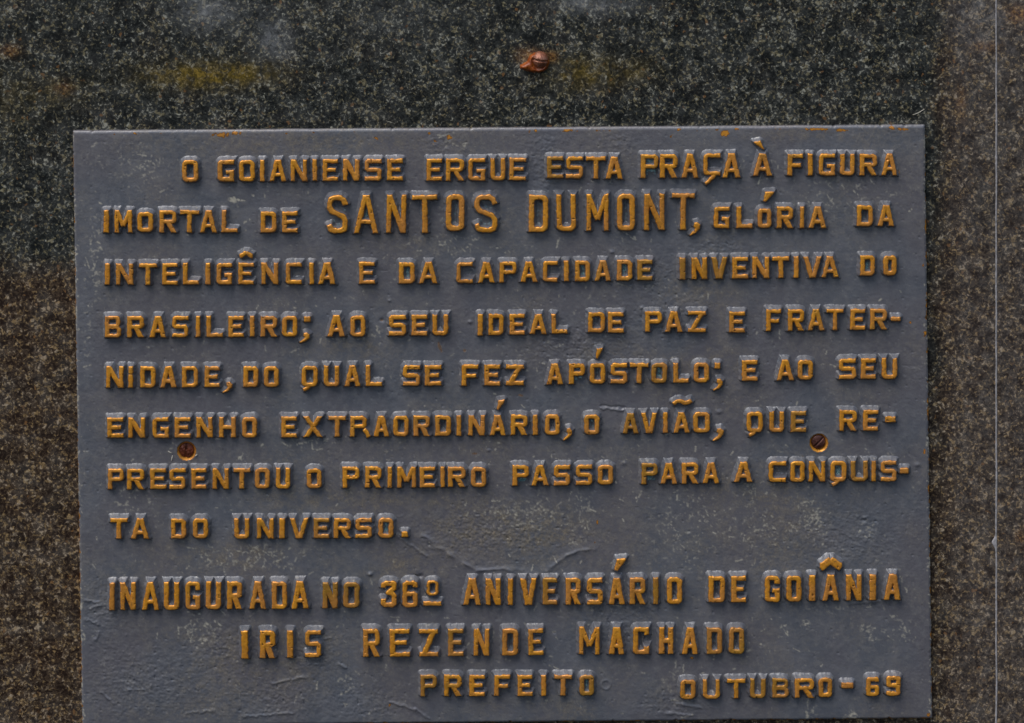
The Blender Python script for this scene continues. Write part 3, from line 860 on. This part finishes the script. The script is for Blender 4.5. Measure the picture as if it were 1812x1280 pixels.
    if ch == 'circ':
        t = h * .30 if h > 15 else h * .36
        d = m(box(x, y, 0, h * .82, w * .52, h * .16, t), box(x, y, w, h * .82, w * .48, h * .16, t))
        return np.maximum(d, clip - 0.6)
    if ch == 'tilde':
        return chain(x, y, [(w * .02, h * .72), (w * .2, h * .36), (w * .42, h * .32), (w * .6, h * .56), (w * .78, h * .5), (w * .97, h * .22)], h * .27)
    raise ValueError(ch)


HP_D = np.array([-5.0, -3.0, -1.7, -0.8, 0.0, 0.75, 1.9, 3.1, 4.2, 5.4, 6.8])
HP_H = np.array([1.004, 1.00, 0.994, 0.975, 0.92, 0.78, 0.53, 0.28, 0.13, 0.04, -0.06])
TOK = re.compile(r'^([^\d]+?)([\d.]+)-([\d.]+)(?:@([\d.]+)-([\d.]+))?(?::(\w+))?$')
r3 = np.random.default_rng(5)
seedc = [0]


def letter_field(ch, x0, y0, w, h, s, H, fl):
    seedc[0] += 1
    sd = seedc[0]
    g, pad = 0.9, 8.4
    tail = 12 if ch in ('Q', 'Ç', 'r') else 0
    xs = np.arange(-pad, w + pad + g, g); ys = np.arange(-pad, h + pad + tail + g, g)
    X, Y = np.meshgrid(xs, ys)
    ang = r3.normal(0, 0.006)
    sk = r3.normal(0, 0.008)
    xl = X + (Y - h / 2) * (ang + sk); yl = Y - (X - w / 2) * ang
    gx, gy = X + x0, Y + y0
    wx = 0.70 * perlin(gx / 9, gy / 9, 201) + 0.12 * perlin(gx / 3.5, gy / 3.5, 203)
    wy = 0.70 * perlin(gx / 9, gy / 9, 205) + 0.12 * perlin(gx / 3.5, gy / 3.5, 207)
    s = s * r3.normal(1.0, 0.035)
    d = glyph(ch, xl + wx, yl + wy, w, h, s)
    # soften the corners of the pattern a little
    d = d + 0.25
    foot = 0.9 * fbm(gx / 7, gy / 7, 211, 2)
    dd = d - np.where(d > 0.3, foot * np.clip(d / 3, 0, 1), 0)
    hn = np.interp(dd, HP_D, HP_H)
    tilt = r3.normal(0, 0.02) * (X - w / 2) / 15 + r3.normal(0, 0.02) * (Y - h / 2) / 20
    hh = H * r3.normal(1, 0.035)
    Hh = hn * hh * (1 + tilt * np.clip(hn, 0, 1)) + 0.18 * fbm(gx / 6, gy / 6, 221, 2) * np.clip(hn * 3, 0, 1)
    # casting nicks in the faces
    nick = sst(0.55, 0.78, perlin(gx / 5.5, gy / 5.5, 225 + (sd % 7)))
    deep = 1.9 if 's' in fl else 0.9
    Hh -= deep * nick * sst(0.4, 0.8, hn)
    counter = (X > s * .5) & (X < w - s * .5) & (Y > s * .5) & (Y < h - s * .5)
    if ch == 'A':
        counter = (np.abs(X - w / 2) < 0.5 * w * Y / h - 0.40 * s) & (Y < h * .72)
    mask = (dd < 6.6) | (counter & (ch in 'ODPRQAB'))
    floor = counter & (dd >= 3.0)
    ux, uy = gx, gy
    base = T_PLATE + wide_relief(ux, uy) - 0.15
    Ht = base + np.where(floor, np.maximum(Hh, 0.25 + 0.35 * fbm(gx / 5, gy / 5, 231, 2)), Hh - 0.9 * sst(5.4, 6.6, dd))
    gyd = np.gradient(d, axis=0) / g
    under = np.clip(gyd, 0, 1)
    top = np.clip(-gyd, 0, 1)
    lim = hn + 0.10 * perlin(gx / 6, gy / 6, 241) + 0.34 * under * (0.6 + 0.8 * perlin(gx / 11, gy / 11, 243)) - 0.03 * top
    Rm = sst(0.72, 0.97, lim)
    Rm *= 1 - 0.40 * nick * ('s' not in fl)
    G = 0.5 * sst(0.35, 0.7, perlin(gx / 4, gy / 4, 251)) * (1 - Rm) * sst(0.0, 0.3, perlin(gx / 28, gy / 28, 253))
    ol = np.clip(0.10 + 0.35 * max(0.0, r3.normal(0, 0.7)) * sst(-0.3, 0.5, perlin(gx / 18, gy / 18, 255 + sd)), 0, 0.6)
    if 'o' in fl: ol = 0.75
    if 'oo' in fl: ol = 1.0
    Bm = np.where(Rm > 0.3, ol, 0.15) * np.ones_like(X)
    Am = np.zeros_like(X)
    if ch in ('O', 'D', 'P', 'R', 'Q', 'A', 'B', 'S'):
        k = 1.0 if 'p' in fl else 0.35
        Am = k * counter * sst(0.5, 0.1, hn) * sst(-0.15, 0.25, perlin(gx / 6, gy / 6, 261) + (0.28 if 'p' in fl else -0.22))
    V, q, used = grid_field(gx, gy, Ht, mask)
    W = np.stack([Rm, G, Bm, Am], -1).reshape(-1, 4)[used]
    return V, q, W


for li, line in enumerate(LINES):
    ln = None
    for (ya, yb, yc, yd, txt) in line:
        toks = [TOK.match(t).groups() for t in txt.split()]
        xa, xb = float(toks[0][1]), float(toks[-1][2])
        if ln is None:
            ln = empty("text_line", world(np.array(xa), np.array(yb), np.array(T_PLATE)), plaque)
        VV, QQ, WW, n = [], [], [], 0
        for ch, x0, x1, y0, y1, fl in toks:
            x0, x1 = float(x0), float(x1)
            t = ((x0 + x1) / 2 - xa) / max(xb - xa, 1)
            own = y0 is not None
            y0 = float(y0) if own else ya + (yc - ya) * t
            y1 = float(y1) if own else yb + (yd - yb) * t
            h = y1 - y0
            H = H_LET
            s = 8.2
            if h > 55: s, H = 9.4, 13.0
            elif h > 43: s, H = 9.1, 13.0
            if ch in ('acute', 'grave', 'circ', 'tilde', 'dot', 'comma', 'dash'):
                H *= 0.86
            V, q, W = letter_field(ch, x0, y0, x1 - x0, h, s, H, fl or '')
            VV.append(V); QQ.append(q + n); WW.append(W); n += len(V)
        wd = mesh_obj("raised_word", np.concatenate(VV), np.concatenate(QQ), M_BRONZE, ln, np.concatenate(WW))
        if 'S578' in txt or 'D936' in txt:
            wd["label"] = "raised word in the largest letters of the plaque"

# ------------------------------------------------------------------ screws
def dome(px, py, r, h0, hd, slot_ang, slot_w, slot_d, mat, name, parent, seed, rough=0.0, sink=5.0, g=0.7):
    cx, cy = at(px, py, h0)
    xs = np.arange(-r - 1.4, r + 1.5, g)
    X, Y = np.meshgrid(xs, xs)
    rr = np.hypot(X, Y) * (1 + 0.02 * perlin(X / 6, Y / 6, seed))
    hn = np.sqrt(np.clip(1 - (rr / (r * 1.06)) ** 2, 0, 1))
    H = hd * (hn - 0.33) / 0.67
    H = np.where(rr > r, -sink * np.clip((rr - r) / 0.9, 0, 1), np.maximum(H, -0.5))
    c_, s_ = math.cos(slot_ang), math.sin(slot_ang)
    v = np.abs(-X * s_ - Y * c_)      # slot angle counter-clockwise seen from the front
    H = H - slot_d * sst(slot_w / 2 + 0.5, slot_w / 2 - 0.5, v) * (rr < r + 0.5)
    H = H + rough * fbm(X / 5, Y / 5, seed + 3, 3) + 0.15 * fbm(X / 3, Y / 3, seed + 7, 2)
    mask = rr < r + 1.3
    V, q, used = grid_field(X + cx, Y + cy, H + h0, mask)
    return mesh_obj(name, V, q, mat, parent)


def cup(px, py, r_in, r_out, h0, hgt, mat, name, parent, seed, tab=None, g=0.8):
    cx, cy = at(px, py, h0)
    R = r_out + 22
    xs = np.arange(-R, R, g)
    X, Y = np.meshgrid(xs, xs)
    nx_ = 0.8 * perlin(X / 7, Y / 7, seed)
    d = np.hypot(X, Y * 1.08) - r_out + nx_
    if tab:
        d = np.minimum(d, poly(X, Y, tab) + 0.4 * nx_)
    bowl = sst(r_in + 2.0, r_in - 3.0, np.hypot(X, Y))
    H = hgt * np.interp(d, [-6, -3, -1, 0.6, 1.8, 2.6], [1, .95, .75, .3, 0, -.15]) * (1 + 0.18 * perlin(X / 9, Y / 9, seed + 2)) - 3.0 * bowl
    V, q, used = grid_field(X + cx, Y + cy, H + h0, d < 2.5)
    return mesh_obj(name, V, q, mat, parent)


sw = empty("slotted_screw", world(*[np.array(q) for q in (*at(330.3, 798.5, T_PLATE), T_PLATE)]))
tag(sw, "corroded red brown slotted screw with upright slot near the plaque's left edge", "screw", "countersunk screws in the plaque")
dome(330.0, 797.0, 12.9, T_PLATE - 3.0, 3.2, math.radians(82), 4.2, 2.6, M_RUST_R, "screw_head", sw, 301, rough=1.5)
sw = empty("slotted_screw", world(*[np.array(q) for q in (*at(1449, 784, T_PLATE), T_PLATE)]))
tag(sw, "smooth dark brown screw with slanting slot under the word QUE near the plaque's right edge", "screw", "countersunk screws in the plaque")
dome(1448.0, 782.4, 12.4, T_PLATE - 2.2, 3.4, math.radians(45), 2.6, 3.4, M_RUST_D, "screw_head", sw, 311, rough=0.25)

sw = empty("rusty_screw", world(*[np.array(q) for q in (*at(953, 109, 0), 0.0)]))
tag(sw, "orange rusty round headed screw in a lipped cup on bare granite above the plaque", "screw")
cup(952.5, 110.5, 12.5, 18.0, 0.0, 8.5, M_RUST_P, "cup_washer", sw, 321, tab=[(-10, -13), (-18, -1), (-31, 6), (-30.5, 10), (-22, 13), (-6, 17), (0, 10)])
dome(956.0, 106.5, 13.8, 6.5, 9.5, math.radians(-7), 3.4, 4.5, M_RUST_O, "screw_head", sw, 331, rough=0.35, sink=8.0)


# ------------------------------------------------------------------ little stray bits
def sliver(name, p0, p1, rad, h, label, cat, group=None, bend=0.0):
    (x0, y0), (x1, y1) = at(*p0, h), at(*p1, h)
    if cat == 'sliver':
        h = T_PLATE + float(np.max(plate_relief(np.array([x0, (x0 + x1) / 2, x1]), np.array([y0, (y0 + y1) / 2, y1])))) + 0.55
    n, k = 7, 6
    V = []
    for i in range(n):
        t = i / (n - 1)
        ax = x0 + (x1 - x0) * t - (y1 - y0) * bend * math.sin(math.pi * t)
        ay = y0 + (y1 - y0) * t + (x1 - x0) * bend * math.sin(math.pi * t)
        dx, dy = x1 - x0, y1 - y0
        L = math.hypot(dx, dy)
        nx_, ny_ = -dy / L, dx / L
        rr = rad * (0.55 + 0.45 * math.sin(math.pi * min(max(t, 0.05), 0.95)))
        for j in range(k):
            th = 2 * math.pi * j / k
            V.append(world(np.array(ax + nx_ * rr * math.cos(th)), np.array(ay + ny_ * rr * math.cos(th)), np.array(h + rr * math.sin(th))))
    q = [(i * k + j, i * k + (j + 1) % k, (i + 1) * k + (j + 1) % k, (i + 1) * k + j) for i in range(n - 1) for j in range(k)]
    tr = []
    V.append(np.mean(V[:k], 0)); V.append(np.mean(V[(n - 1) * k:n * k], 0))
    for j in range(k):
        tr.append((n * k, (j + 1) % k, j)); tr.append((n * k + 1, (n - 1) * k + j, (n - 1) * k + (j + 1) % k))
    o = mesh_obj(name, np.array(V), q, M_STRAW, None, tris=tr)
    return tag(o, label, cat, group)


sliver("straw_fibre", (1615, 203.5), (1636, 193), 0.5, 0.9, "thin pale fibre stuck on the granite just above the plaque's top right corner", "fibre", bend=0.05)
sliver("wood_sliver", (297, 798.5), (303.5, 802.5), 0.9, T_PLATE + 1.0, "pale sliver slanting left of the corroded upright-slot screw, upper of a pair", "sliver", "slivers beside the left screw")
sliver("wood_sliver", (305.2, 806.5), (303.2, 816), 0.9, T_PLATE + 1.0, "pale upright sliver left of the corroded upright-slot screw, lower of a pair", "sliver", "slivers beside the left screw")
sliver("wood_sliver", (345.5, 807.5), (349, 804.5), 1.0, T_PLATE + 1.0, "short white sliver at the right rim of the corroded upright-slot screw", "sliver", "slivers beside the left screw")
